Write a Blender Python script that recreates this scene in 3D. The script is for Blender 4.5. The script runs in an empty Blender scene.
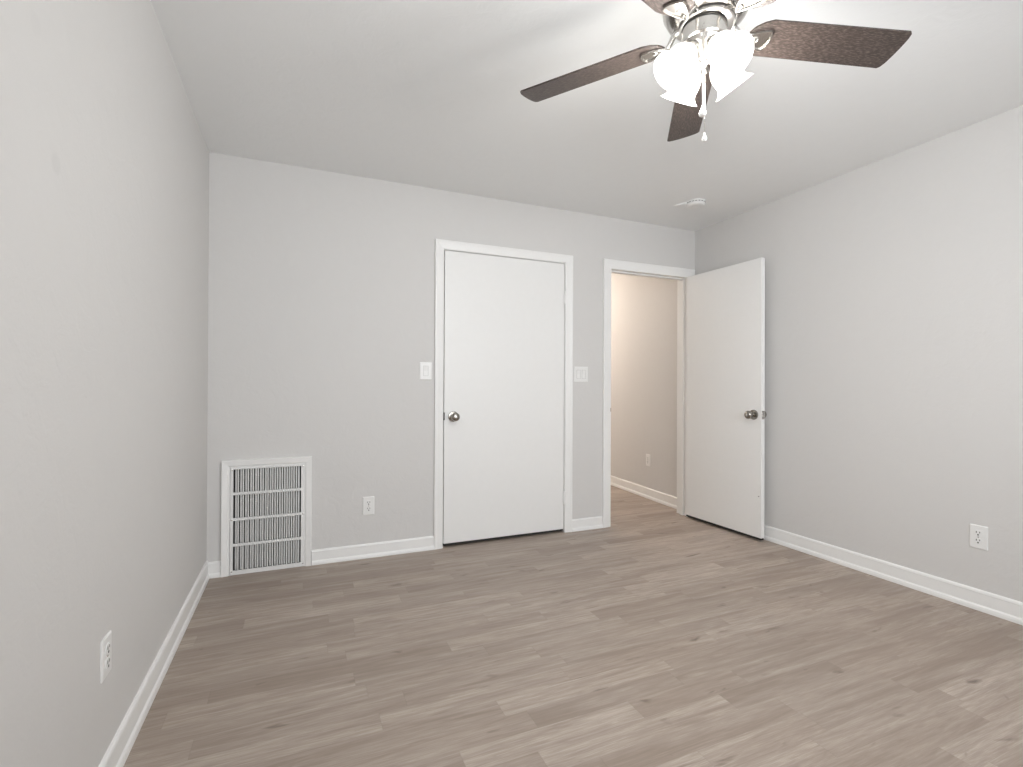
import bpy, math
from math import sin, cos, radians, pi
from mathutils import Vector, Matrix

# ------------------------------------------------------------------ camera
SC = bpy.context.scene
COL = SC.collection
W, H, TH = 3.605, 2.44, 0.12          # room width, height, wall thickness
NEAR = -4.25                          # the wall behind the camera

cam_d = bpy.data.cameras.new('camera')
cam = bpy.data.objects.new('camera', cam_d)
COL.objects.link(cam)
yaw, pit, roll = radians(23.218), radians(0.2255), radians(0.2523)
fwd = Vector((sin(yaw) * cos(pit), cos(yaw) * cos(pit), sin(pit)))
rgt = Vector((cos(yaw), -sin(yaw), 0))
up = rgt.cross(fwd)
r2 = cos(roll) * rgt + sin(roll) * up
u2 = -sin(roll) * rgt + cos(roll) * up
cam.matrix_world = Matrix(((r2.x, u2.x, -fwd.x, 0.4779), (r2.y, u2.y, -fwd.y, -3.2977),
                           (r2.z, u2.z, -fwd.z, 1.1085), (0, 0, 0, 1)))
cam_d.sensor_width = 36
cam_d.lens = 496.4 / 1023 * 36
cam_d.clip_start = 0.02
SC.camera = cam

# ------------------------------------------------------------------ light and exposure
wd = bpy.data.worlds.new('sky')
SC.world = wd
wd.use_nodes = True
wd.node_tree.nodes['Background'].inputs[0].default_value = (0.86, 0.93, 1.0, 1)
wd.node_tree.nodes['Background'].inputs[1].default_value = 1.5


def light(name, kind, energy, color, loc, rot=(0, 0, 0), size=None, size_y=None):
    l = bpy.data.lights.new(name, kind)
    l.energy = energy
    l.color = color
    if kind == 'AREA':
        l.shape = 'RECTANGLE'
        l.size, l.size_y = size, size_y
    elif size:
        l.shadow_soft_size = size
    o = bpy.data.objects.new(name, l)
    o.location, o.rotation_euler = loc, rot
    COL.objects.link(o)
    return o


# two unseen windows added as daylight sources behind the camera: along-wall start and end, sill and head height
WIN_NEAR = (0.75, 2.85, 0.85, 2.10)
WIN_LEFT = (-4.05, -3.15, 0.85, 2.10)
DAY_NEAR, DAY_LEFT, BULB, SHADE, HALL = 66.0, 38.0, 8.9, 0.38, 54.0
light('window_daylight', 'AREA', DAY_NEAR, (0.940, 0.965, 1.0),
      ((WIN_NEAR[0] + WIN_NEAR[1]) / 2, NEAR - 0.20, 1.475), (radians(90), 0, 0), 2.1, 1.25)
light('window_daylight', 'AREA', DAY_LEFT, (0.940, 0.965, 1.0),
      (-0.20, (WIN_LEFT[0] + WIN_LEFT[1]) / 2, 1.475), (radians(90), 0, radians(-90)), 0.9, 1.25)
SC.view_settings.view_transform = 'Standard'
SC.view_settings.look = 'None'
SC.view_settings.exposure = 0.06
SC.view_settings.gamma = 1.0
SC.view_settings.use_curve_mapping = False
SC.cycles.use_denoising = True
SC.cycles.max_bounces = 12
SC.cycles.diffuse_bounces = 8
SC.cycles.transparent_max_bounces = 12
SC.cycles.sample_clamp_indirect = 6.0


# ------------------------------------------------------------------ materials
def new_mat(name):
    m = bpy.data.materials.new(name)
    m.use_nodes = True
    nt = m.node_tree
    return m, nt, nt.nodes['Principled BSDF']


def N(nt, t, **kw):
    n = nt.nodes.new(t)
    for k, v in kw.items():
        setattr(n, k, v)
    return n


def mix_rgb(nt, fac, a, b, blend='MIX'):
    n = N(nt, 'ShaderNodeMix', data_type='RGBA', blend_type=blend)
    for i, v in ((0, fac), (6, a), (7, b)):
        if isinstance(v, (int, float, tuple)):
            n.inputs[i].default_value = v
        else:
            nt.links.new(v, n.inputs[i])
    return n.outputs[2]


def math_n(nt, op, a, b=None, c=None):
    n = N(nt, 'ShaderNodeMath', operation=op)
    for i, v in enumerate((a, b, c)):
        if v is None:
            continue
        if isinstance(v, (int, float)):
            n.inputs[i].default_value = v
        else:
            nt.links.new(v, n.inputs[i])
    return n.outputs[0]


def plain(name, col, rough=0.5, metal=0.0, bump=0.0, scale=80, var=0.03):
    """paint / plastic / metal with a faint mottling and an optional fine bump"""
    m, nt, b = new_mat(name)
    tc = N(nt, 'ShaderNodeTexCoord')
    no = N(nt, 'ShaderNodeTexNoise')
    no.inputs['Scale'].default_value = scale
    no.inputs['Detail'].default_value = 4
    nt.links.new(tc.outputs['Object'], no.inputs['Vector'])
    c2 = tuple(max(0, c * (1 - var)) for c in col[:3]) + (1,)
    nt.links.new(mix_rgb(nt, no.outputs['Fac'], tuple(col[:3]) + (1,), c2), b.inputs['Base Color'])
    b.inputs['Roughness'].default_value = rough
    b.inputs['Metallic'].default_value = metal
    if bump:
        bp = N(nt, 'ShaderNodeBump')
        bp.inputs['Strength'].default_value = bump
        bp.inputs['Distance'].default_value = 0.002
        nt.links.new(no.outputs['Fac'], bp.inputs['Height'])
        nt.links.new(bp.outputs[0], b.inputs['Normal'])
    return m


def wall_paint(name, col, spots=()):
    """rolled paint over a hand trowelled plaster"""
    m, nt, b = new_mat(name)
    tc = N(nt, 'ShaderNodeTexCoord')
    P = tc.outputs['Object']
    fine = N(nt, 'ShaderNodeTexNoise')
    fine.inputs['Scale'].default_value = 95
    fine.inputs['Detail'].default_value = 3
    nt.links.new(P, fine.inputs['Vector'])
    big = N(nt, 'ShaderNodeTexNoise')
    big.inputs['Scale'].default_value = 11
    big.inputs['Detail'].default_value = 6
    big.inputs['Distortion'].default_value = 1.2
    nt.links.new(P, big.inputs['Vector'])
    ramp = N(nt, 'ShaderNodeValToRGB')
    ramp.color_ramp.elements[0].position = 0.46
    ramp.color_ramp.elements[1].position = 0.60
    nt.links.new(big.outputs['Fac'], ramp.inputs[0])
    hgt = math_n(nt, 'ADD', math_n(nt, 'MULTIPLY', fine.outputs['Fac'], 0.55),
                 math_n(nt, 'MULTIPLY', ramp.outputs[0], 0.45))
    bp = N(nt, 'ShaderNodeBump')
    bp.inputs['Strength'].default_value = 0.30
    bp.inputs['Distance'].default_value = 0.0022
    nt.links.new(hgt, bp.inputs['Height'])
    nt.links.new(bp.outputs[0], b.inputs['Normal'])
    base = mix_rgb(nt, big.outputs['Fac'], tuple(col) + (1,), tuple(c * 0.975 for c in col) + (1,))
    for x, y, z, r, dark in spots:          # touched-up nail holes
        vd = N(nt, 'ShaderNodeVectorMath', operation='DISTANCE')
        nt.links.new(P, vd.inputs[0])
        vd.inputs[1].default_value = (x, y, z)
        mr = N(nt, 'ShaderNodeMapRange')
        mr.inputs['From Min'].default_value = r
        mr.inputs['From Max'].default_value = r * 0.6
        nt.links.new(vd.outputs['Value'], mr.inputs['Value'])
        base = mix_rgb(nt, math_n(nt, 'MULTIPLY', mr.outputs[0], dark), base, tuple(c * 0.8 for c in col) + (1,))
    nt.links.new(base, b.inputs['Base Color'])
    b.inputs['Roughness'].default_value = 0.62
    b.inputs['Specular IOR Level'].default_value = 0.3
    return m


def floor_mat():
    """grey oak vinyl: narrow strips of random length running across the room"""
    m, nt, b = new_mat('grey_oak_vinyl')
    tc = N(nt, 'ShaderNodeTexCoord')
    sep = N(nt, 'ShaderNodeSeparateXYZ')
    nt.links.new(tc.outputs['Object'], sep.inputs[0])
    X, Y = sep.outputs[0], sep.outputs[1]
    PW = 0.0925
    v = math_n(nt, 'DIVIDE', math_n(nt, 'ADD', Y, 20 * PW * 10 + 0.003), PW)
    row = math_n(nt, 'FLOOR', v)
    fr = math_n(nt, 'FRACT', v)
    rn = N(nt, 'ShaderNodeTexWhiteNoise', noise_dimensions='1D')
    nt.links.new(row, rn.inputs['W'])
    w = math_n(nt, 'ADD', math_n(nt, 'DIVIDE', X, 0.72), math_n(nt, 'MULTIPLY', rn.outputs['Value'], 400))
    vo = N(nt, 'ShaderNodeTexVoronoi', voronoi_dimensions='1D', feature='F1')
    vo.inputs['Scale'].default_value = 1
    vo.inputs['Randomness'].default_value = 1.0
    nt.links.new(w, vo.inputs['W'])
    cell = N(nt, 'ShaderNodeSeparateColor')
    nt.links.new(vo.outputs['Color'], cell.inputs[0])
    tone, tint = cell.outputs[0], cell.outputs[1]
    ve = N(nt, 'ShaderNodeTexVoronoi', voronoi_dimensions='1D', feature='DISTANCE_TO_EDGE')
    ve.inputs['Scale'].default_value = 1
    ve.inputs['Randomness'].default_value = 1.0
    nt.links.new(w, ve.inputs['W'])
    # grain coordinates, shifted for every strip
    cx = N(nt, 'ShaderNodeCombineXYZ')
    nt.links.new(math_n(nt, 'ADD', X, math_n(nt, 'MULTIPLY', tone, 37)), cx.inputs[0])
    nt.links.new(math_n(nt, 'ADD', math_n(nt, 'MULTIPLY', Y, 1.0), math_n(nt, 'MULTIPLY', tint, 91)), cx.inputs[1])

    def grain(sx, sy, detail, dist, rough=0.6):
        mp = N(nt, 'ShaderNodeMapping')
        mp.inputs['Scale'].default_value = (sx, sy, 1)
        nt.links.new(cx.outputs[0], mp.inputs[0])
        n = N(nt, 'ShaderNodeTexNoise')
        n.inputs['Scale'].default_value = 1
        n.inputs['Detail'].default_value = detail
        n.inputs['Roughness'].default_value = rough
        n.inputs['Distortion'].default_value = dist
        nt.links.new(mp.outputs[0], n.inputs['Vector'])
        return n.outputs['Fac']
    g1 = grain(2.0, 26, 9, 1.3, 0.68)
    g4 = grain(5.5, 85, 6, 0.8, 0.65)
    g2 = grain(12, 330, 4, 0.2)
    g3 = grain(1.1, 11, 3, 0.6)
    kn = grain(5.5, 17, 3, 0.5, 0.45)
    base = mix_rgb(nt, tone, (0.300, 0.245, 0.203, 1), (0.550, 0.475, 0.412, 1))
    base = mix_rgb(nt, math_n(nt, 'MULTIPLY', tint, 0.3), base, (0.40, 0.32, 0.262, 1))

    def ramped(fac, p0, p1):
        mr = N(nt, 'ShaderNodeMapRange')
        mr.inputs['From Min'].default_value = p0
        mr.inputs['From Max'].default_value = p1
        nt.links.new(fac, mr.inputs['Value'])
        return mr.outputs[0]
    base = mix_rgb(nt, math_n(nt, 'MULTIPLY', ramped(g1, 0.58, 0.36), 0.62), base, (0.235, 0.182, 0.145, 1))
    base = mix_rgb(nt, math_n(nt, 'MULTIPLY', ramped(g3, 0.45, 0.68), 0.50), base, (0.58, 0.51, 0.45, 1))
    base = mix_rgb(nt, math_n(nt, 'MULTIPLY', ramped(g4, 0.60, 0.38), 0.42), base, (0.25, 0.195, 0.16, 1))
    base = mix_rgb(nt, math_n(nt, 'MULTIPLY', ramped(g2, 0.62, 0.40), 0.38), base, (0.26, 0.21, 0.175, 1))
    base = mix_rgb(nt, math_n(nt, 'MULTIPLY', ramped(kn, 0.675, 0.78), 0.75), base, (0.10, 0.072, 0.055, 1))
    edge = math_n(nt, 'MAXIMUM', ramped(math_n(nt, 'ABSOLUTE', math_n(nt, 'SUBTRACT', fr, 0.5)), 0.488, 0.50),
                  ramped(ve.outputs['Distance'], 0.004, 0.0))
    base = mix_rgb(nt, math_n(nt, 'MULTIPLY', edge, 0.16), base, (0.15, 0.12, 0.10, 1))
    nt.links.new(base, b.inputs['Base Color'])
    b.inputs['Roughness'].default_value = 0.42
    b.inputs['Specular IOR Level'].default_value = 0.35
    bp = N(nt, 'ShaderNodeBump')
    bp.inputs['Strength'].default_value = 0.15
    bp.inputs['Distance'].default_value = 0.001
    nt.links.new(g2, bp.inputs['Height'])
    nt.links.new(bp.outputs[0], b.inputs['Normal'])
    return m


def blade_mat():
    m, nt, b = new_mat('dark_walnut_blade')
    tc = N(nt, 'ShaderNodeTexCoord')

    def g(sx, sy, d, dist=0.3):
        mp = N(nt, 'ShaderNodeMapping')
        mp.inputs['Scale'].default_value = (sx, sy, sy)
        nt.links.new(tc.outputs['Object'], mp.inputs[0])
        n = N(nt, 'ShaderNodeTexNoise')
        n.inputs['Scale'].default_value = 1
        n.inputs['Detail'].default_value = d
        n.inputs['Distortion'].default_value = dist
        nt.links.new(mp.outputs[0], n.inputs['Vector'])
        return n.outputs['Fac']
    r = N(nt, 'ShaderNodeMapRange')
    r.inputs['From Min'].default_value = 0.47
    r.inputs['From Max'].default_value = 0.66
    nt.links.new(g(70, 300, 5), r.inputs['Value'])
    base = mix_rgb(nt, g(5, 60, 4), (0.022, 0.016, 0.014, 1), (0.056, 0.040, 0.034, 1))
    base = mix_rgb(nt, math_n(nt, 'MULTIPLY', r.outputs[0], 0.5), base, (0.20, 0.158, 0.135, 1))
    nt.links.new(base, b.inputs['Base Color'])
    b.inputs['Roughness'].default_value = 0.42
    return m


def glass_shade_mat():
    """frosted white glass lit from inside by its bulb"""
    m, nt, b = new_mat('lit_frosted_glass')
    out = nt.nodes['Material Output']
    tr = N(nt, 'ShaderNodeBsdfTranslucent')
    tr.inputs[0].default_value = (0.9, 0.89, 0.87, 1)
    b.inputs['Base Color'].default_value = (0.9, 0.9, 0.89, 1)
    b.inputs['Roughness'].default_value = 0.35
    mx = N(nt, 'ShaderNodeMixShader')
    mx.inputs[0].default_value = 0.5
    nt.links.new(b.outputs[0], mx.inputs[1])
    nt.links.new(tr.outputs[0], mx.inputs[2])
    em = N(nt, 'ShaderNodeEmission')
    em.inputs[0].default_value = (1.0, 0.955, 0.90, 1)
    em.inputs[1].default_value = SHADE
    tp = N(nt, 'ShaderNodeBsdfTransparent')
    m2 = N(nt, 'ShaderNodeMixShader')          # thin glass lets most of the bulb's light straight through
    m2.inputs[0].default_value = 0.56
    nt.links.new(mx.outputs[0], m2.inputs[1])
    nt.links.new(tp.outputs[0], m2.inputs[2])
    ad = N(nt, 'ShaderNodeAddShader')
    nt.links.new(m2.outputs[0], ad.inputs[0])
    nt.links.new(em.outputs[0], ad.inputs[1])
    nt.links.new(ad.outputs[0], out.inputs[0])
    return m


def emit_mat(name, col, s):
    m, nt, b = new_mat(name)
    b.inputs['Base Color'].default_value = (0.9, 0.9, 0.9, 1)
    b.inputs['Emission Color'].default_value = tuple(col) + (1,)
    b.inputs['Emission Strength'].default_value = s
    return m


def pane_mat():
    m, nt, b = new_mat('window_glass')
    out = nt.nodes['Material Output']
    t = N(nt, 'ShaderNodeBsdfTransparent')
    g = N(nt, 'ShaderNodeBsdfGlossy')
    g.inputs['Roughness'].default_value = 0.02
    f = N(nt, 'ShaderNodeFresnel')
    mx = N(nt, 'ShaderNodeMixShader')
    nt.links.new(f.outputs[0], mx.inputs[0])
    nt.links.new(t.outputs[0], mx.inputs[1])
    nt.links.new(g.outputs[0], mx.inputs[2])
    nt.links.new(mx.outputs[0], out.inputs[0])
    return m


M = {
    'wall': wall_paint('warm_grey_wall_paint', (0.655, 0.646, 0.635),
                       [(0.0, -1.943, 1.577, 0.026, 0.28), (0.0, -2.036, 1.813, 0.026, 0.12)]),
    'ceiling': wall_paint('ceiling_paint', (0.84, 0.85, 0.85)),
    'trim': plain('white_gloss_trim', (0.85, 0.85, 0.84), 0.38, bump=0.04),
    'door': plain('white_door_paint', (0.83, 0.83, 0.82), 0.42, bump=0.05, scale=25),
    'plastic': plain('white_plastic', (0.82, 0.82, 0.81), 0.35),
    'vent': plain('white_enamel_steel', (0.80, 0.80, 0.795), 0.4),
    'frame_grey': plain('switch_frame_plastic', (0.60, 0.60, 0.59), 0.4),  # frame greyed to paint in the shade of the rocker grooves
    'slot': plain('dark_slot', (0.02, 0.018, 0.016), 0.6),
    'filter': plain('grey_duct_lining', (0.16, 0.155, 0.15), 0.8),
    'nickel': plain('brushed_nickel', (0.62, 0.60, 0.57), 0.22, 1.0, scale=200, var=0.12),
    'knob': plain('satin_nickel_knob', (0.36, 0.34, 0.31), 0.22, 1.0, scale=200, var=0.12),
    'fob': plain('pale_fob', (0.82, 0.80, 0.77), 0.3),
    'floor': floor_mat(),
    'blade': blade_mat(),
    'shade': glass_shade_mat(),
    'bulb': emit_mat('lit_bulb', (1.0, 0.96, 0.91), 12.0),
    'halllamp': emit_mat('lit_hall_lamp', (1.0, 0.80, 0.62), 6.0),
    'glass': pane_mat(),
}


# ------------------------------------------------------------------ mesh tools
class MB:
    """collects shapes; build() links them as one mesh object"""
    def __init__(self):
        self.v, self.f, self.s = [], [], []

    def add(self, verts, faces, smooth=False, mtx=None):
        o = len(self.v)
        self.v += [(mtx @ Vector(p)) if mtx else Vector(p) for p in verts]
        self.f += [tuple(i + o for i in f) for f in faces]
        self.s += [smooth] * len(faces)
        return self

    def box(self, x0, x1, y0, y1, z0, z1, mtx=None):
        vs = [(x, y, z) for z in (z0, z1) for y in (y0, y1) for x in (x0, x1)]
        fs = [(0, 2, 3, 1), (4, 5, 7, 6), (0, 1, 5, 4), (2, 6, 7, 3), (0, 4, 6, 2), (1, 3, 7, 5)]
        return self.add(vs, fs, False, mtx)

    def lathe(self, prof, seg=32, mtx=None, smooth=True, close=False):
        """prof: (r, z) list turned about the z axis"""
        vs, fs = [], []
        n = len(prof)
        for r, z in prof:
            for k in range(seg):
                a = 2 * pi * k / seg
                vs.append((r * cos(a), r * sin(a), z))
        rng = n if close else n - 1
        for i in range(rng):
            j = (i + 1) % n
            for k in range(seg):
                k2 = (k + 1) % seg
                fs.append((i * seg + k, i * seg + k2, j * seg + k2, j * seg + k))
        if not close:
            if prof[0][0] > 1e-5:
                fs.append(tuple(range(seg))[::-1])
            if prof[-1][0] > 1e-5:
                fs.append(tuple((n - 1) * seg + k for k in range(seg)))
        return self.add(vs, fs, smooth, mtx)

    def tube(self, pts, rad, seg=10, mtx=None):
        pts = [Vector(p) for p in pts]
        vs, fs = [], []
        n = len(pts)
        ref = None
        for i, p in enumerate(pts):
            t = (pts[min(i + 1, n - 1)] - pts[max(i - 1, 0)]).normalized()
            if ref is None:
                ref = t.orthogonal().normalized()
            a = (ref - t * ref.dot(t)).normalized()
            ref = a
            b = t.cross(a)
            r = rad[i] if isinstance(rad, (list, tuple)) else rad
            for k in range(seg):
                q = 2 * pi * k / seg
                vs.append(p + r * (cos(q) * a + sin(q) * b))
        for i in range(n - 1):
            for k in range(seg):
                k2 = (k + 1) % seg
                fs.append((i * seg + k, i * seg + k2, (i + 1) * seg + k2, (i + 1) * seg + k))
        fs.append(tuple(range(seg))[::-1])
        fs.append(tuple((n - 1) * seg + k for k in range(seg)))
        return self.add(vs, fs, True, mtx)

    def prism(self, outline, z0, z1, mtx=None):
        n = len(outline)
        vs = [(x, y, z0) for x, y in outline] + [(x, y, z1) for x, y in outline]
        fs = [tuple(range(n))[::-1], tuple(range(n, 2 * n))]
        fs += [(i, (i + 1) % n, n + (i + 1) % n, n + i) for i in range(n)]
        return self.add(vs, fs, False, mtx)

    def build(self, name, mat, parent=None, bevel=0.0, loc=None, seg=2, smooth_angle=40):
        import bmesh
        me = bpy.data.meshes.new(name)
        org = Vector(loc) if loc is not None else Vector((0, 0, 0))
        me.from_pydata([tuple(p - org) for p in self.v], [], self.f)
        for p, s in zip(me.polygons, self.s):
            p.use_smooth = s
        bm = bmesh.new()
        bm.from_mesh(me)
        bmesh.ops.remove_doubles(bm, verts=bm.verts, dist=1e-6)
        bmesh.ops.recalc_face_normals(bm, faces=bm.faces)
        for e in bm.edges:
            if len(e.link_faces) == 2 and e.calc_face_angle(0) > radians(smooth_angle):
                e.smooth = False
        bm.to_mesh(me)
        bm.free()
        me.materials.append(mat)
        o = bpy.data.objects.new(name, me)
        COL.objects.link(o)
        if parent is not None:
            o.parent = parent
            o.location = org
        else:
            o.location = org
        if bevel:
            md = o.modifiers.new('bevel', 'BEVEL')
            md.width, md.segments, md.limit_method = bevel, seg, 'ANGLE'
        return o


def sweep(path, prof, place, closed=False):
    """mitred moulding: path = 2D points in a plane, prof = (outward, depth) points,
    place(u, v, d) -> 3D. Outward is to the left of the walking direction."""
    mb = MB()
    n, k = len(path), len(prof)
    vs, fs = [], []
    P = [Vector(p) for p in path]
    for i in range(n):
        def nrm(a, b):
            d = (b - a).normalized()
            return Vector((-d.y, d.x))
        if closed or 0 < i < n - 1:
            n1, n2 = nrm(P[i - 1], P[i]), nrm(P[i], P[(i + 1) % n])
            m_ = (n1 + n2)
            m_ = m_ / (m_.dot(n1))
        elif i == 0:
            m_ = nrm(P[0], P[1])
        else:
            m_ = nrm(P[-2], P[-1])
        for o_, d_ in prof:
            q = P[i] + m_ * o_
            vs.append(place(q.x, q.y, d_))
    rng = n if closed else n - 1
    for i in range(rng):
        j = (i + 1) % n
        for a in range(k):
            b = (a + 1) % k
            fs.append((i * k + a, i * k + b, j * k + b, j * k + a))
    if not closed:
        fs.append(tuple(range(k))[::-1])
        fs.append(tuple((n - 1) * k + a for a in range(k)))
    return mb.add(vs, fs)


def wall_holes(u0, u1, v0, v1, holes, place, th):
    """a slab pierced by rectangular holes; place(u, v, d) with d from 0 to th"""
    us = sorted({u0, u1, *[h[0] for h in holes], *[h[1] for h in holes]})
    vs_ = sorted({v0, v1, *[h[2] for h in holes], *[h[3] for h in holes]})

    def solid(i, j):
        if i < 0 or j < 0 or i >= len(us) - 1 or j >= len(vs_) - 1:
            return False
        cu, cv = (us[i] + us[i + 1]) / 2, (vs_[j] + vs_[j + 1]) / 2
        return not any(h[0] < cu < h[1] and h[2] < cv < h[3] for h in holes)
    mb = MB()
    for i in range(len(us) - 1):
        for j in range(len(vs_) - 1):
            if not solid(i, j):
                continue
            a, b, c, d = us[i], us[i + 1], vs_[j], vs_[j + 1]
            q = []
            q.append([(a, c, 0), (b, c, 0), (b, d, 0), (a, d, 0)])
            q.append([(a, c, th), (a, d, th), (b, d, th), (b, c, th)])
            if not solid(i - 1, j):
                q.append([(a, c, 0), (a, d, 0), (a, d, th), (a, c, th)])
            if not solid(i + 1, j):
                q.append([(b, c, 0), (b, c, th), (b, d, th), (b, d, 0)])
            if not solid(i, j - 1):
                q.append([(a, c, 0), (a, c, th), (b, c, th), (b, c, 0)])
            if not solid(i, j + 1):
                q.append([(a, d, 0), (b, d, 0), (b, d, th), (a, d, th)])
            for f in q:
                mb.add([place(*p) for p in f], [(0, 1, 2, 3)])
    return mb


def struct(o):
    o['kind'] = 'structure'
    return o


def thing(name, label, cat, loc=(0, 0, 0), rot=(0, 0, 0), group=None):
    o = bpy.data.objects.new(name, None)
    o.empty_display_size = 0.05
    o.location, o.rotation_euler = loc, rot
    COL.objects.link(o)
    o['label'], o['category'] = label, cat
    if group:
        o['group'] = group
    return o


def empty_struct(name, loc=(0, 0, 0), rot=(0, 0, 0)):
    o = bpy.data.objects.new(name, None)
    o.empty_display_size = 0.05
    o.location, o.rotation_euler = loc, rot
    COL.objects.link(o)
    o['kind'] = 'structure'
    return o


def arc(cx, cy, r, a0, a1, n):
    return [(cx + r * cos(radians(a0 + (a1 - a0) * i / n)), cy + r * sin(radians(a0 + (a1 - a0) * i / n)))
            for i in range(n + 1)]


def rrect(x0, x1, y0, y1, r, n=4):
    return (arc(x1 - r, y1 - r, r, 0, 90, n) + arc(x0 + r, y1 - r, r, 90, 180, n)
            + arc(x0 + r, y0 + r, r, 180, 270, n) + arc(x1 - r, y0 + r, r, 270, 360, n))


# ------------------------------------------------------------------ room shell
D1 = (1.384, 2.331, 2.037)           # closet opening x0, x1, top
D2 = (2.738, 3.528, 2.037)           # doorway to the hall
GR = (0.125, 0.497, 0.0, 0.622)      # hole behind the return grille
HY = 3.0                             # far end of the hall

struct(MB().box(-0.12, 4.1, NEAR - TH, HY + 0.1, -0.1, 0).build('floor', M['floor']))
struct(MB().box(-0.12, 4.1, NEAR - TH, HY + 0.1, H, H + 0.1).build('ceiling', M['ceiling']))
struct(wall_holes(NEAR - TH, 0.9, 0, H, [WIN_LEFT], lambda u, v, d: (-d, u, v), TH).build('wall_left', M['wall']))
struct(MB().box(W, W + 0.12, NEAR - TH, TH, 0, H).build('wall_right', M['wall']))
struct(wall_holes(0, W, 0, H, [(D1[0], D1[1], 0, D1[2]), (D2[0], D2[1], 0, D2[2]), GR],
                  lambda u, v, d: (u, d, v), TH).build('wall_far', M['wall']))
struct(wall_holes(0, W, 0, H, [WIN_NEAR], lambda u, v, d: (u, NEAR - d, v), TH)
       .build('wall_near', M['wall']))
# behind the far wall: closet and hall
struct(MB().box(2.50, 2.60, TH, HY, 0, H).build('wall_hall_left', M['wall']))
struct(MB().prism([(3.622, TH), (4.0, TH), (4.0, HY), (3.830, HY)], 0, H).build('wall_hall_right', M['wall']))
struct(MB().box(2.60, 3.90, HY, HY + 0.1, 0, H).build('wall_hall_end', M['wall']))
struct(MB().box(0, 2.50, 0.80, 0.90, 0, H).build('wall_closet', M['wall']))

# unseen windows behind the camera, added to let in fill daylight
def window(n, spec, base):
    """base: matrix taking (along wall, into room, up) to the room"""
    u0, u1, v0, v1 = spec
    org = base @ Vector(((u0 + u1) / 2, 0, (v0 + v1) / 2))
    win = empty_struct('window_%d' % n, org)
    pl_ = lambda u, v, d: base @ Vector((u, d, v)) - org
    mt = Matrix.Translation(-org) @ base
    loop = [(u0, v0), (u0, v1), (u1, v1), (u1, v0)]
    sweep(loop, [(0, 0), (0, .012), (.045, .018), (.06, .018), (.06, 0)], pl_, True).build('window_casing', M['trim'], win)
    f = sweep(loop, [(0, -.05), (0, -.10), (-.05, -.10), (-.05, -.05)], pl_, True)
    um = (u0 + u1) / 2
    f.box(um - .025, um + .025, -.10, -.05, v0, v1, mt)
    f.build('window_frame', M['trim'], win)
    MB().box(u0 + .02, u1 - .02, -.078, -.073, v0 + .02, v1 - .02, mt).build('window_pane', M['glass'], win)
    MB().box(u0 - .08, u1 + .08, -.04, .05, v0 - .022, v0, mt).build('window_sill', M['trim'], win)


window(1, WIN_NEAR, Matrix.Translation((0, NEAR, 0)))
window(2, WIN_LEFT, Matrix(((0, 1, 0, 0), (1, 0, 0, 0), (0, 0, 1, 0), (0, 0, 0, 1))))

# baseboards (profile: depth, height)
BB = [(0, 0), (.018, 0), (.0178, .013), (.0155, .022), (.010, .029), (.010, .084), (.0115, .088), (.0095, .096), (.005, .101), (0, .102)]


def baseboard(name, a, b, place, m0=0, m1=0, hs=1.0):
    """a..b along the wall; m0/m1 = +1 when that end is mitred into a corner"""
    k = len(BB)
    vs = [place(a + d * m0, d, z * hs) for d, z in BB] + [place(b - d * m1, d, z * hs) for d, z in BB]
    fs = [tuple(range(k))[::-1], tuple(range(k, 2 * k))]
    fs += [(i, (i + 1) % k, k + (i + 1) % k, k + i) for i in range(k)]
    return struct(MB().add(vs, fs).build(name, M['trim']))


baseboard('baseboard_left', NEAR, 0, lambda u, d, z: (d, u, z), 1, 1)
baseboard('baseboard_right', NEAR, 0, lambda u, d, z: (W - d, u, z), 1, 1)
baseboard('baseboard_near', 0, W, lambda u, d, z: (u, NEAR + d, z), 1, 1)
far = lambda u, d, z: (u, -d, z)
baseboard('baseboard_far', 0, .072, far, 1, 0, .88)
baseboard('baseboard_far', .558, 1.324, far, 0, 0, .88)
baseboard('baseboard_far', 2.394, 2.667, far, 0, 0, .88)
hd = Vector((.208, HY - TH)).normalized()
hl = Vector((.208, HY - TH)).length
baseboard('baseboard_hall', 0, hl,
          lambda u, d, z: (3.622 + hd.x * u - hd.y * d, TH + hd.y * u + hd.x * d, z))

# door casings and jambs
CAS = [(0, 0), (0, .010), (.006, .0125), (.040, .016), (.048, .019), (.058, .019), (.061, .016), (.061, 0)]
pf = lambda u, v, d: (u, -d, v)
struct(sweep([(D1[0], 0), (D1[0], D1[2]), (D1[1], D1[2]), (D1[1], 0)], CAS, pf).build('trim_1', M['trim']))
CAS2 = [(-.004, 0), (-.004, .010), (.004, .0125), (.040, .016), (.050, .019), (.066, .019), (.069, .016), (.069, 0)]
struct(sweep([(D2[0], 0), (D2[0], D2[2]), (D2[1] - .008, D2[2]), (D2[1] - .008, 0)], CAS2, pf).build('trim_2', M['trim']))
pj = lambda u, v, d: (u, d, v)
# jamb linings with their door stops
for nm, dd, st in (('trim_3', D1, .040), ('trim_4', D2, .042)):
    j = sweep([(dd[0], 0), (dd[0], dd[2]), (dd[1], dd[2]), (dd[1], 0)],
              [(0, 0), (0, TH), (-.002, TH), (-.002, st + .035), (-.013, st + .035), (-.013, st), (-.002, st), (-.002, 0)], pj)
    struct(j.build(nm, M['trim']))
# casing on the hall side of the doorway
struct(sweep([(D2[0], 0), (D2[0], D2[2]), (D2[1], D2[2]), (D2[1], 0)], CAS, lambda u, v, d: (u, TH + d, v)).build('trim_5', M['trim']))


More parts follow.
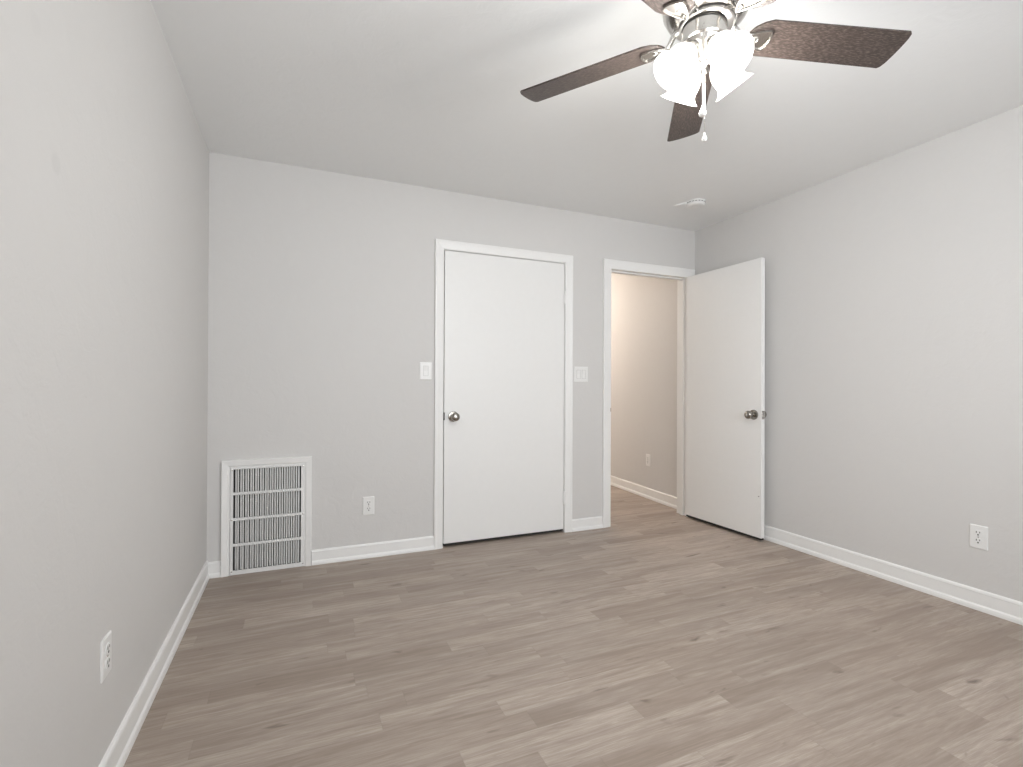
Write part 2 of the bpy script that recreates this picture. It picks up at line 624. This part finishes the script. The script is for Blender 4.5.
# ------------------------------------------------------------------ doors
def knob_set(parent, x, z, face_y, direction, name_suffix=''):
    """rosette + knob standing off the local -y (direction=-1) or +y face"""
    mtx = Matrix.Translation((x, face_y, z)) @ Matrix.Rotation(radians(90) * (1 if direction < 0 else -1), 4, 'X') @ Matrix.Scale(1.1, 4)
    k = MB().lathe([(0.033, 0), (0.0335, 0.003), (0.031, 0.008), (0.020, 0.010), (0.0125, 0.013), (0.0115, 0.026),
                    (0.0135, 0.030), (0.0215, 0.035), (0.0262, 0.043), (0.0270, 0.050), (0.0255, 0.058),
                    (0.0205, 0.064), (0.0120, 0.0672), (0.0, 0.068)], 36, mtx)
    kb = k.build('door_knob', M['knob'], parent)
    MB().lathe([(0.006, 0.0668), (0.006, 0.0692), (0.0, 0.0695)], 16, mtx).build('knob_button', M['nickel'], kb)
    return kb


def hinge(parent, x, y, z):
    h = MB()
    h.tube([(x, y, z - .045), (x, y, z + .045)], .0058, 12)
    h.lathe([(0.0, -.006), (.004, -.004), (.0065, 0), (0, .001)], 12, Matrix.Translation((x, y, z - .046)))
    h.lathe([(0.0, .007), (.004, .005), (.0065, 0), (0, -.001)], 12, Matrix.Translation((x, y, z + .046)))
    h.box(x - .012, x + .002, y + .002, y + .0045, z - .044, z + .044)
    return h.build('hinge', M['trim'], parent)


# closet door: closed, knob on the left, hinges on the right
d1 = empty_struct('door_1', (D1[1] - .005, 0, 0))
w1 = D1[1] - D1[0] - .015
MB().box(-w1 - .000, 0, .003, .038, .024, 2.032).build('door_panel', M['door'], d1, bevel=.0015)
knob_set(d1, -w1 + .064, .893, .003, -1)
MB().prism(rrect(-w1 - .0075, -w1 + .001, .868, .922, .004), .006, .0, Matrix(((1, 0, 0, 0), (0, 0, -1, 0), (0, 1, 0, 0), (0, 0, 0, 1)))).build('latch', M['slot'], d1)
MB().box(-w1 + .002, -.002, .006, .035, .010, .0242).build('bottom_seal', M['slot'], d1)  # black strip painting the shade in the gap under the door
for hz in (1.775, .262):
    hinge(d1, .001, -.004, hz)

# bedroom door: open against the right wall, seen from its hall side
a2 = radians(1.4)
# local x runs from the hinge edge to the free edge, local -y is the visible face
d2 = empty_struct('door_2', (3.490, -.022, 0), (0, 0, radians(-90) + a2))
MB().box(0, .728, 0, .035, .026, 2.030).build('door_panel', M['door'], d2, bevel=.0015)
knob_set(d2, .728 - .062, .905, 0, -1)
knob_set(d2, .728 - .062, .905, .035, 1)
MB().box(.002, .724, .004, .031, .013, .0262).build('bottom_seal', M['slot'], d2)  # same dark strip, standing in for shade below the open door
MB().box(.7275, .7295, .005, .030, .875, .935).build('latch_plate', M['nickel'], d2)
MB().prism([(0, -.006), (.009, -.006), (.0, .007)], .893, .917,
           Matrix.Translation((.729, .018, 0))).build('latch_bolt', M['nickel'], d2)
for hz in (1.80, .24):
    h = MB()
    h.tube([(-.004, .038, hz - .045), (-.004, .038, hz + .045)], .0058, 12)
    h.box(-.003, -.0005, .004, .036, hz - .044, hz + .044)
    h.build('hinge', M['nickel'], d2)
# small nick in the paint low on the door
MB().lathe([(0.0045, 0), (0.0040, .0006), (0, .0008)], 12,
           Matrix.Translation((.708, 0, .322)) @ Matrix.Rotation(radians(90), 4, 'X')).build('scuff_mark', M['filter'], d2)
# strike plate on the left jamb of the doorway
sp = MB().box(D2[0] + .002, D2[0] + .004, .008, .036, .89, .95)
sp.box(D2[0] - .002, D2[0] + .004, -.0135, .010, .905, .935)
struct(sp.build('trim_6', M['nickel']))

# ------------------------------------------------------------------ return air grille
gx0, gx1, gz1 = .074, .556, .667
g = thing('return_air_grille', 'white return air grille of thin vertical fins, low on the wall by the left corner',
          'vent grille', (.31, 0, 0))
off = Vector((.31, 0, 0))


def gb(mb, name, mat, parent=None, bevel=0):
    for i in range(len(mb.v)):
        mb.v[i] = mb.v[i] - off
    return mb.build(name, mat, parent or g, bevel=bevel)


GP = [(-.001, 0), (-.001, .012), (.006, .015), (.010, .018), (.036, .022), (.0405, .022), (.0405, 0)]
fr0 = (.1145, .515, .6265)
gb(sweep([(fr0[0], 0), (fr0[0], fr0[2]), (fr0[1], fr0[2]), (fr0[1], 0)], GP, pf), 'moulding', M['trim'])
# face plate
px0, px1, pz0, pz1 = .1185, .5140, .002, .6255
sx0, sx1, sz0, sz1 = .1335, .4955, .0270, .6130
rows = [sz0, .1745, .3230, .4720, sz1]
holes = [(sx0, sx1, rows[i] + (.008 if i else 0), rows[i + 1] - (.008 if i < 3 else 0)) for i in range(4)]
plate = wall_holes(px0, px1, pz0, pz1, holes, lambda u, v, d: (u, -.0165 + d, v), .004)
pl = gb(plate, 'face_plate', M['vent'])
fins = MB()
nf = 14
pitch = (sx1 - sx0) / nf
for i in range(nf + 1):
    x = sx0 + i * pitch
    for h_ in holes:
        if 0 < i < nf:                   # front bars
            fins.box(x - .0030, x + .0030, -.0165, -.0145, h_[2] - .003, h_[3] + .003)
        if i < nf:                       # recessed bars between them
            xc = x + pitch * .5
            fins.box(xc - .0050, xc + .0050, .006, .008, h_[2] - .003, h_[3] + .003)
gb(fins, 'fins', M['vent'])
gb(MB().box(px0 + .012, px1 - .018, .020, .024, .003, sz1 - .005), 'filter', M['slot'])  # black sheet painting the shade of the cavity behind the fins
for sx in (px0 + .008, px1 - .007):
    for sz in (.022, .322, .612):
        s_ = MB().lathe([(.0045, 0), (.004, .0016), (.0015, .0024), (0, .0024)], 14,
                        Matrix.Translation((sx, -.0165, sz)) @ Matrix.Rotation(radians(90), 4, 'X'))
        gb(s_, 'screw', M['nickel'])


# ------------------------------------------------------------------ outlets and switches
# local frame: x right, z up, -y out of the wall
def plate_mb(w, h, t=.0055, r=.003):
    mb = MB()
    ol = rrect(-w / 2, w / 2, -h / 2, h / 2, r)
    il = rrect(-w / 2 + .004, w / 2 - .004, -h / 2 + .004, h / 2 - .004, r)
    n = len(ol)
    vs = [(x, 0, z) for x, z in ol] + [(x, -t * .55, z) for x, z in ol] + [(x, -t, z) for x, z in il]
    fs = [tuple(range(n)), tuple(range(2 * n, 3 * n))[::-1]]
    for k in range(2):
        fs += [(k * n + i, k * n + (i + 1) % n, (k + 1) * n + (i + 1) % n, (k + 1) * n + i) for i in range(n)]
    return mb.add(vs, fs)


RX = Matrix.Rotation(radians(90), 4, 'X')


def outlet(loc, rz, label, w=.072, h=.117, slots=True):
    t = thing('electrical_outlet', label, 'outlet', loc, (0, 0, rz), 'wall outlets')
    plate_mb(w, h).build('cover_plate', M['plastic'], t)
    for s in (1, -1):
        zc = s * .0195
        # receptacle face: a circle flattened top and bottom
        ol = [(x, max(-.0142, min(.0142, z))) for x, z in arc(0, 0, .0172, 0, 348.75, 31)]
        rc = MB().prism(ol, 0, .0078, Matrix.Translation((0, 0, zc)) @ RX).build('receptacle', M['plastic'], t)
        sl = MB()
        sl.box(-.0082, -.0052, -.0083, -.0070, zc + .0005, zc + .0095)
        sl.box(.0052, .0082, -.0083, -.0070, zc + .0012, zc + .0090)
        sl.prism(rrect(-.0032, .0032, -.0042, .0032, .0030), .0070, .0083, Matrix.Translation((0, 0, zc - .0072)) @ RX)
        sl.build('slots', M['slot'], rc)
    MB().lathe([(.0032, 0), (.003, .0012), (0, .0016)], 12, Matrix.Translation((0, -.0055, 0)) @ RX).build('screw', M['nickel'], t)
    return t


outlet((.896, 0, .331), 0, 'white wall outlet on the far wall between the grille and the closed door')
outlet((W, -1.938, .362), radians(-90), 'white wall outlet low on the right-hand wall')
outlet((0, -1.625, .369), radians(90), 'white wall outlet low on the left-hand wall, seen nearly edge on', h=.111)
# hall outlet sits on the slightly skewed hall wall
hu = .565
hp = Vector((3.622 + hd.x * hu, TH + hd.y * hu))
outlet((hp.x, hp.y, .375), radians(-90) - math.atan2(hd.x, hd.y), 'wall outlet seen through the open doorway, on the warm-lit hall wall')


def switch(loc, label, gangs, w, h=.118):
    t = thing('light_switch', label, 'light switch', loc, (0, 0, 0), 'rocker light switches')
    plate_mb(w, h).build('cover_plate', M['plastic'], t)
    for k in range(gangs):
        xc = (k - (gangs - 1) / 2) * .046
        f = sweep([(xc - .0175, -.034), (xc - .0175, .034), (xc + .0175, .034), (xc + .0175, -.034)],
                  [(0, .0050), (0, .0070), (-.0025, .0070), (-.0025, .0050)], lambda u, v, d: (u, -d, v), True)
        fo = f.build('switch_frame', M['frame_grey'], t)
        r = MB()
        x0, x1 = xc - .0142, xc + .0142
        pr = [(-.0048, -.031), (-.0080, -.031), (-.0058, 0), (-.0092, .031), (-.0048, .031)]
        r.add([(x0, y, z) for y, z in pr] + [(x1, y, z) for y, z in pr],
              [(0, 1, 2, 3, 4), (9, 8, 7, 6, 5)] + [(i, (i + 1) % 5, 5 + (i + 1) % 5, 5 + i) for i in range(5)])
        r.build('rocker', M['plastic'], t)
    return t


switch((1.263, 0, 1.204), 'white single rocker switch left of the closed door', 1, .080)
switch((2.472, 0, 1.196), 'white double rocker switch between the closed door and the open doorway', 2, .122)

# ------------------------------------------------------------------ smoke detector
sd = thing('smoke_detector', 'round white smoke detector on the ceiling near the far right corner', 'smoke detector',
           (3.106, -.530, H))
MB().lathe([(.066, 0), (.066, -.006), (.063, -.009), (0, -.009)], 48).build('mounting_base', M['plastic'], sd)
MB().lathe([(.056, -.008), (.056, -.012), (.064, -.014), (.065, -.020), (.062, -.029), (.054, -.034), (.030, -.036),
            (.026, -.034), (0, -.034)], 48).build('cover', M['plastic'], sd)
v_ = MB()
for k in range(18):
    a = 2 * pi * k / 18
    v_.box(-.006, .006, .0630, .0648, -.0135, -.0105, Matrix.Rotation(a, 4, 'Z'))
v_.build('air_slots', M['slot'], sd)
ta = math.atan2(-.375 + .505, 3.005 - 3.118)
MB().add([(.055, -.040, -.0005), (.055, .040, -.0005), (.155, .004, -.0005), (.055, -.040, -.016), (.055, .034, -.016), (.155, -.004, -.003)],
         [(0, 1, 2), (3, 5, 4), (0, 3, 4, 1), (1, 4, 5, 2), (2, 5, 3, 0)], False, Matrix.Rotation(ta, 4, 'Z')) \
    .build('side_flap', M['ceiling'], sd)

# ------------------------------------------------------------------ ceiling fan
FX, FY = 1.644, -2.114
ZB = 2.200
fan = thing('ceiling_fan', 'brushed nickel ceiling fan with dark wood blades and lit frosted glass shades', 'ceiling fan',
            (FX, FY, H))
zf = lambda z: z - H
MB().lathe([(.085, 0), (.088, zf(2.425)), (.098, zf(2.40)), (.122, zf(2.385)), (.132, zf(2.365)), (.134, zf(2.31)),
            (.130, zf(2.285)), (.118, zf(2.262)), (.100, zf(2.248)), (.080, zf(2.243)), (0, zf(2.243))], 64) \
    .build('motor_housing', M['nickel'], fan)
MB().lathe([(0, zf(2.246)), (.078, zf(2.244)), (.082, zf(2.240)), (.082, zf(2.232)), (.076, zf(2.229)), (0, zf(2.229))], 48) \
    .build('flywheel', M['nickel'], fan)
MB().lathe([(.078, zf(2.2435)), (.0835, zf(2.2435)), (.0835, zf(2.2400)), (.078, zf(2.2400))], 48, close=True) \
    .build('rubber_ring', M['slot'], fan)  # black band painting the shaded gap between motor and flywheel
kx, ky = -.0074, .003                     # the light kit hangs a touch off centre
KT = Matrix.Translation((kx, ky, 0))
MB().lathe([(.060, zf(2.231)), (.060, zf(2.226)), (.067, zf(2.222)), (.067, zf(2.182)), (.063, zf(2.178)), (0, zf(2.178))], 48, KT) \
    .build('switch_housing', M['nickel'], fan)
MB().lathe([(.062, zf(2.2245)), (.0682, zf(2.2245)), (.0682, zf(2.2215)), (.062, zf(2.2215))], 48, KT, close=True) \
    .build('rubber_ring', M['slot'], fan)  # shade of the gap at the housing rim, drawn as a black band
MB().lathe([(.060, zf(2.180)), (.058, zf(2.172)), (.050, zf(2.160)), (.036, zf(2.150)), (.026, zf(2.140)), (.024, zf(2.125)),
            (.016, zf(2.118)), (.008, zf(2.112)), (.006, zf(2.104)), (0, zf(2.102))], 40, KT).build('light_fitter', M['nickel'], fan)

# blade mesh: x along the blade, seen from below, with a pointed-root iron
R0, R1 = .128, .636
bl = []
hw0, hw1 = .063, .068
bl += [(R0 + .006, -.018), (R0, 0), (R0 + .006, .018), (R0 + .015, .036), (R0 + .035, .052), (R0 + .06, hw0)]
bl += [(R1 - .006, hw1), (R1 + .001, hw1 - .006)]
bl += [(R1 + .004 + .004 * (1 - (t / 5) ** 2), hw1 * (-t / 5) * .86) for t in (-4, -3, -2, -1, 0, 1, 2, 3, 4)]
bl += [(R1 + .001, -hw1 + .006), (R1 - .006, -hw1)]
bl += [(R0 + .06, -hw0), (R0 + .035, -.052), (R0 + .015, -.036)]
bl = bl[::-1]


def iron():
    """leaf-shaped plate with a raised rim, and the arm up to the flywheel"""
    leaf = [(.112, .0), (.120, .008), (.132, .015), (.146, .022), (.160, .0275), (.174, .0318), (.188, .0340), (.196, .0335),
            (.201, .026), (.205, .014), (.2065, 0)]
    outline = leaf + [(x, -y) for x, y in leaf[-2:0:-1]]
    m = MB()
    m.prism(outline, -.0085, -.0050)
    n = len(outline)
    c = Vector((.175, 0))
    vs, fs = [], []
    for s, z in ((1.0, -.0084), (1.0, -.0125), (.86, -.0125), (.86, -.0084)):
        vs += [(c.x + (x - c.x) * s, y * s, z) for x, y in outline]
    for k in range(4):
        k2 = (k + 1) % 4
        fs += [(k * n + i, k * n + (i + 1) % n, k2 * n + (i + 1) % n, k2 * n + i) for i in range(n)]
    m.add(vs, fs)
    m.lathe([(.0105, 0), (.0105, -.0020), (.0085, -.0020), (.0080, -.0008), (.0055, -.0008), (.0045, -.0030), (0, -.0035)], 20,
            Matrix.Translation((.158, 0, -.0085)))
    return m


im = iron()
first_b = None
PH = [-18, 54, 126, 198, 270]
tilt = Matrix.Rotation(radians(-12.1), 4, 'X')
for ph in PH:
    mt = Matrix.Translation((0, 0, ZB + .013 - H)) @ Matrix.Rotation(radians(ph), 4, 'Z') @ Matrix.Rotation(radians(1.15), 4, 'Y') @ tilt
    if first_b is None:
        b = MB().prism(bl, -.003, .003).build('blade', M['blade'], fan, bevel=.0012)
        br = im.build('blade_bracket', M['nickel'], b, bevel=.0006)
        first_b = (b, br)
    else:
        b = first_b[0].copy()
        COL.objects.link(b)
        br = first_b[1].copy()
        COL.objects.link(br)
        b.parent = fan
        br.parent = b
    b.matrix_local = mt
    arm = MB().tube([(.060, 0, .034), (.090, 0, .031), (.100, 0, .022), (.112, 0, .004), (.122, 0, -.0065), (.140, 0, -.0085)],
                    [.012, .011, .009, .008, .0075, .006], 12, Matrix.Scale(1.0, 4))
    arm.build('bracket_arm', M['nickel'], b)

# light kit: four arms, sockets, bell shades, bulbs
SL = .112
for az in (176, 266, 356, 86):
    a = radians(az)
    ax = Vector((sin(radians(40)) * cos(a), sin(radians(40)) * sin(a), -cos(radians(40))))   # down and outward
    mouth = Vector((kx + .120 * cos(a), ky + .120 * sin(a), zf(2.065)))
    neck = mouth - ax * SL
    zax = ax
    xax = Vector((-sin(a), cos(a), 0))
    yax = zax.cross(xax)
    mt = Matrix(((xax.x, yax.x, zax.x, neck.x), (xax.y, yax.y, zax.y, neck.y), (xax.z, yax.z, zax.z, neck.z), (0, 0, 0, 1)))
    c0 = Vector((kx + .020 * cos(a), ky + .020 * sin(a), zf(2.160)))
    am = MB().tube([c0, c0 + Vector((.018 * cos(a), .018 * sin(a), .012)), neck - ax * .030, neck - ax * .016], [.008, .0075, .0075, .008], 12)
    am.lathe([(.0, -.022), (.012, -.020), (.021, -.012), (.027, 0), (.027, .010), (.0255, .010), (.0, .006)], 28, mt)
    arm = am.build('light_arm', M['nickel'], fan)
    outer = [(.0235, .002), (.0240, .010), (.0300, .018), (.0390, .030), (.0450, .044), (.0470, .058), (.0460, .072),
             (.0440, .084), (.0450, .094), (.0510, .103), (.0590, .110), (.0625, SL)]
    inner = [(r - .0028, z) for r, z in outer[::-1]]
    MB().lathe(outer + inner, 40, mt, close=True).build('glass_shade', M['shade'], arm)
    MB().lathe([(.0, .050), (.010, .051), (.0185, .057), (.0240, .067), (.0260, .078), (.0235, .090), (.014, .100), (0, .103)], 24, mt).build('bulb', M['bulb'], arm)
    lp = light('bulb_light', 'POINT', BULB, (1.0, 0.995, 0.97), (0, 0, 0), size=.045)
    lp.parent = fan
    lp.location = mt @ Vector((0, 0, .126))

# pull chains with fobs
ca = radians(225)


def chain(name, ox, oy, z_end, fob):
    x, y = kx + .066 * cos(ca) + ox, ky + .066 * sin(ca) + oy
    m = MB()
    m.tube([(x - .02 * cos(ca), y - .02 * sin(ca), zf(2.198)), (x + .003 * cos(ca), y + .003 * sin(ca), zf(2.198)), (x, y, zf(2.190))], .003, 8)
    z = 2.190
    m.tube([(x, y, zf(2.192)), (x, y, zf(z_end))], .0009, 8)
    while z > z_end:
        m.lathe([(0, .0020), (.0015, .0010), (.0015, -.0010), (0, -.0020)], 8, Matrix.Translation((x, y, zf(z))))
        z -= .0052
    c = m.build('pull_chain', M['nickel'], fan)
    MB().lathe(fob, 20, Matrix.Translation((x, y, zf(z_end)))).build('chain_fob', M['fob'], c)


chain('pull_chain', -.001, .003, 1.951, [(0, .004), (.0025, .0), (.005, -.010), (.0098, -.018), (.0112, -.025), (.008, -.0305), (0, -.032)])
chain('pull_chain', .003, -.001, 1.867, [(0, .004), (.0022, .0), (.003, -.006), (.0068, -.013), (.0072, -.018), (.005, -.023), (0, -.025)])

# ------------------------------------------------------------------ hall lamp (lights the hall wall, hidden by the far wall)
hl_ = thing('hall_ceiling_light', 'round warm ceiling lamp in the hall beyond the doorway', 'ceiling light', (3.0, 2.55, H))
MB().lathe([(.13, 0), (.135, -.012), (.125, -.022), (0, -.022)], 40).build('lamp_base', M['nickel'], hl_)
MB().lathe([(.118, -.022), (.115, -.045), (.095, -.070), (.055, -.086), (0, -.090)], 40).build('lamp_shade', M['halllamp'], hl_)
lh = light('hall_lamp_light', 'POINT', HALL, (1.0, 0.86, 0.74), (3.0, 2.55, H - .15), size=.08)
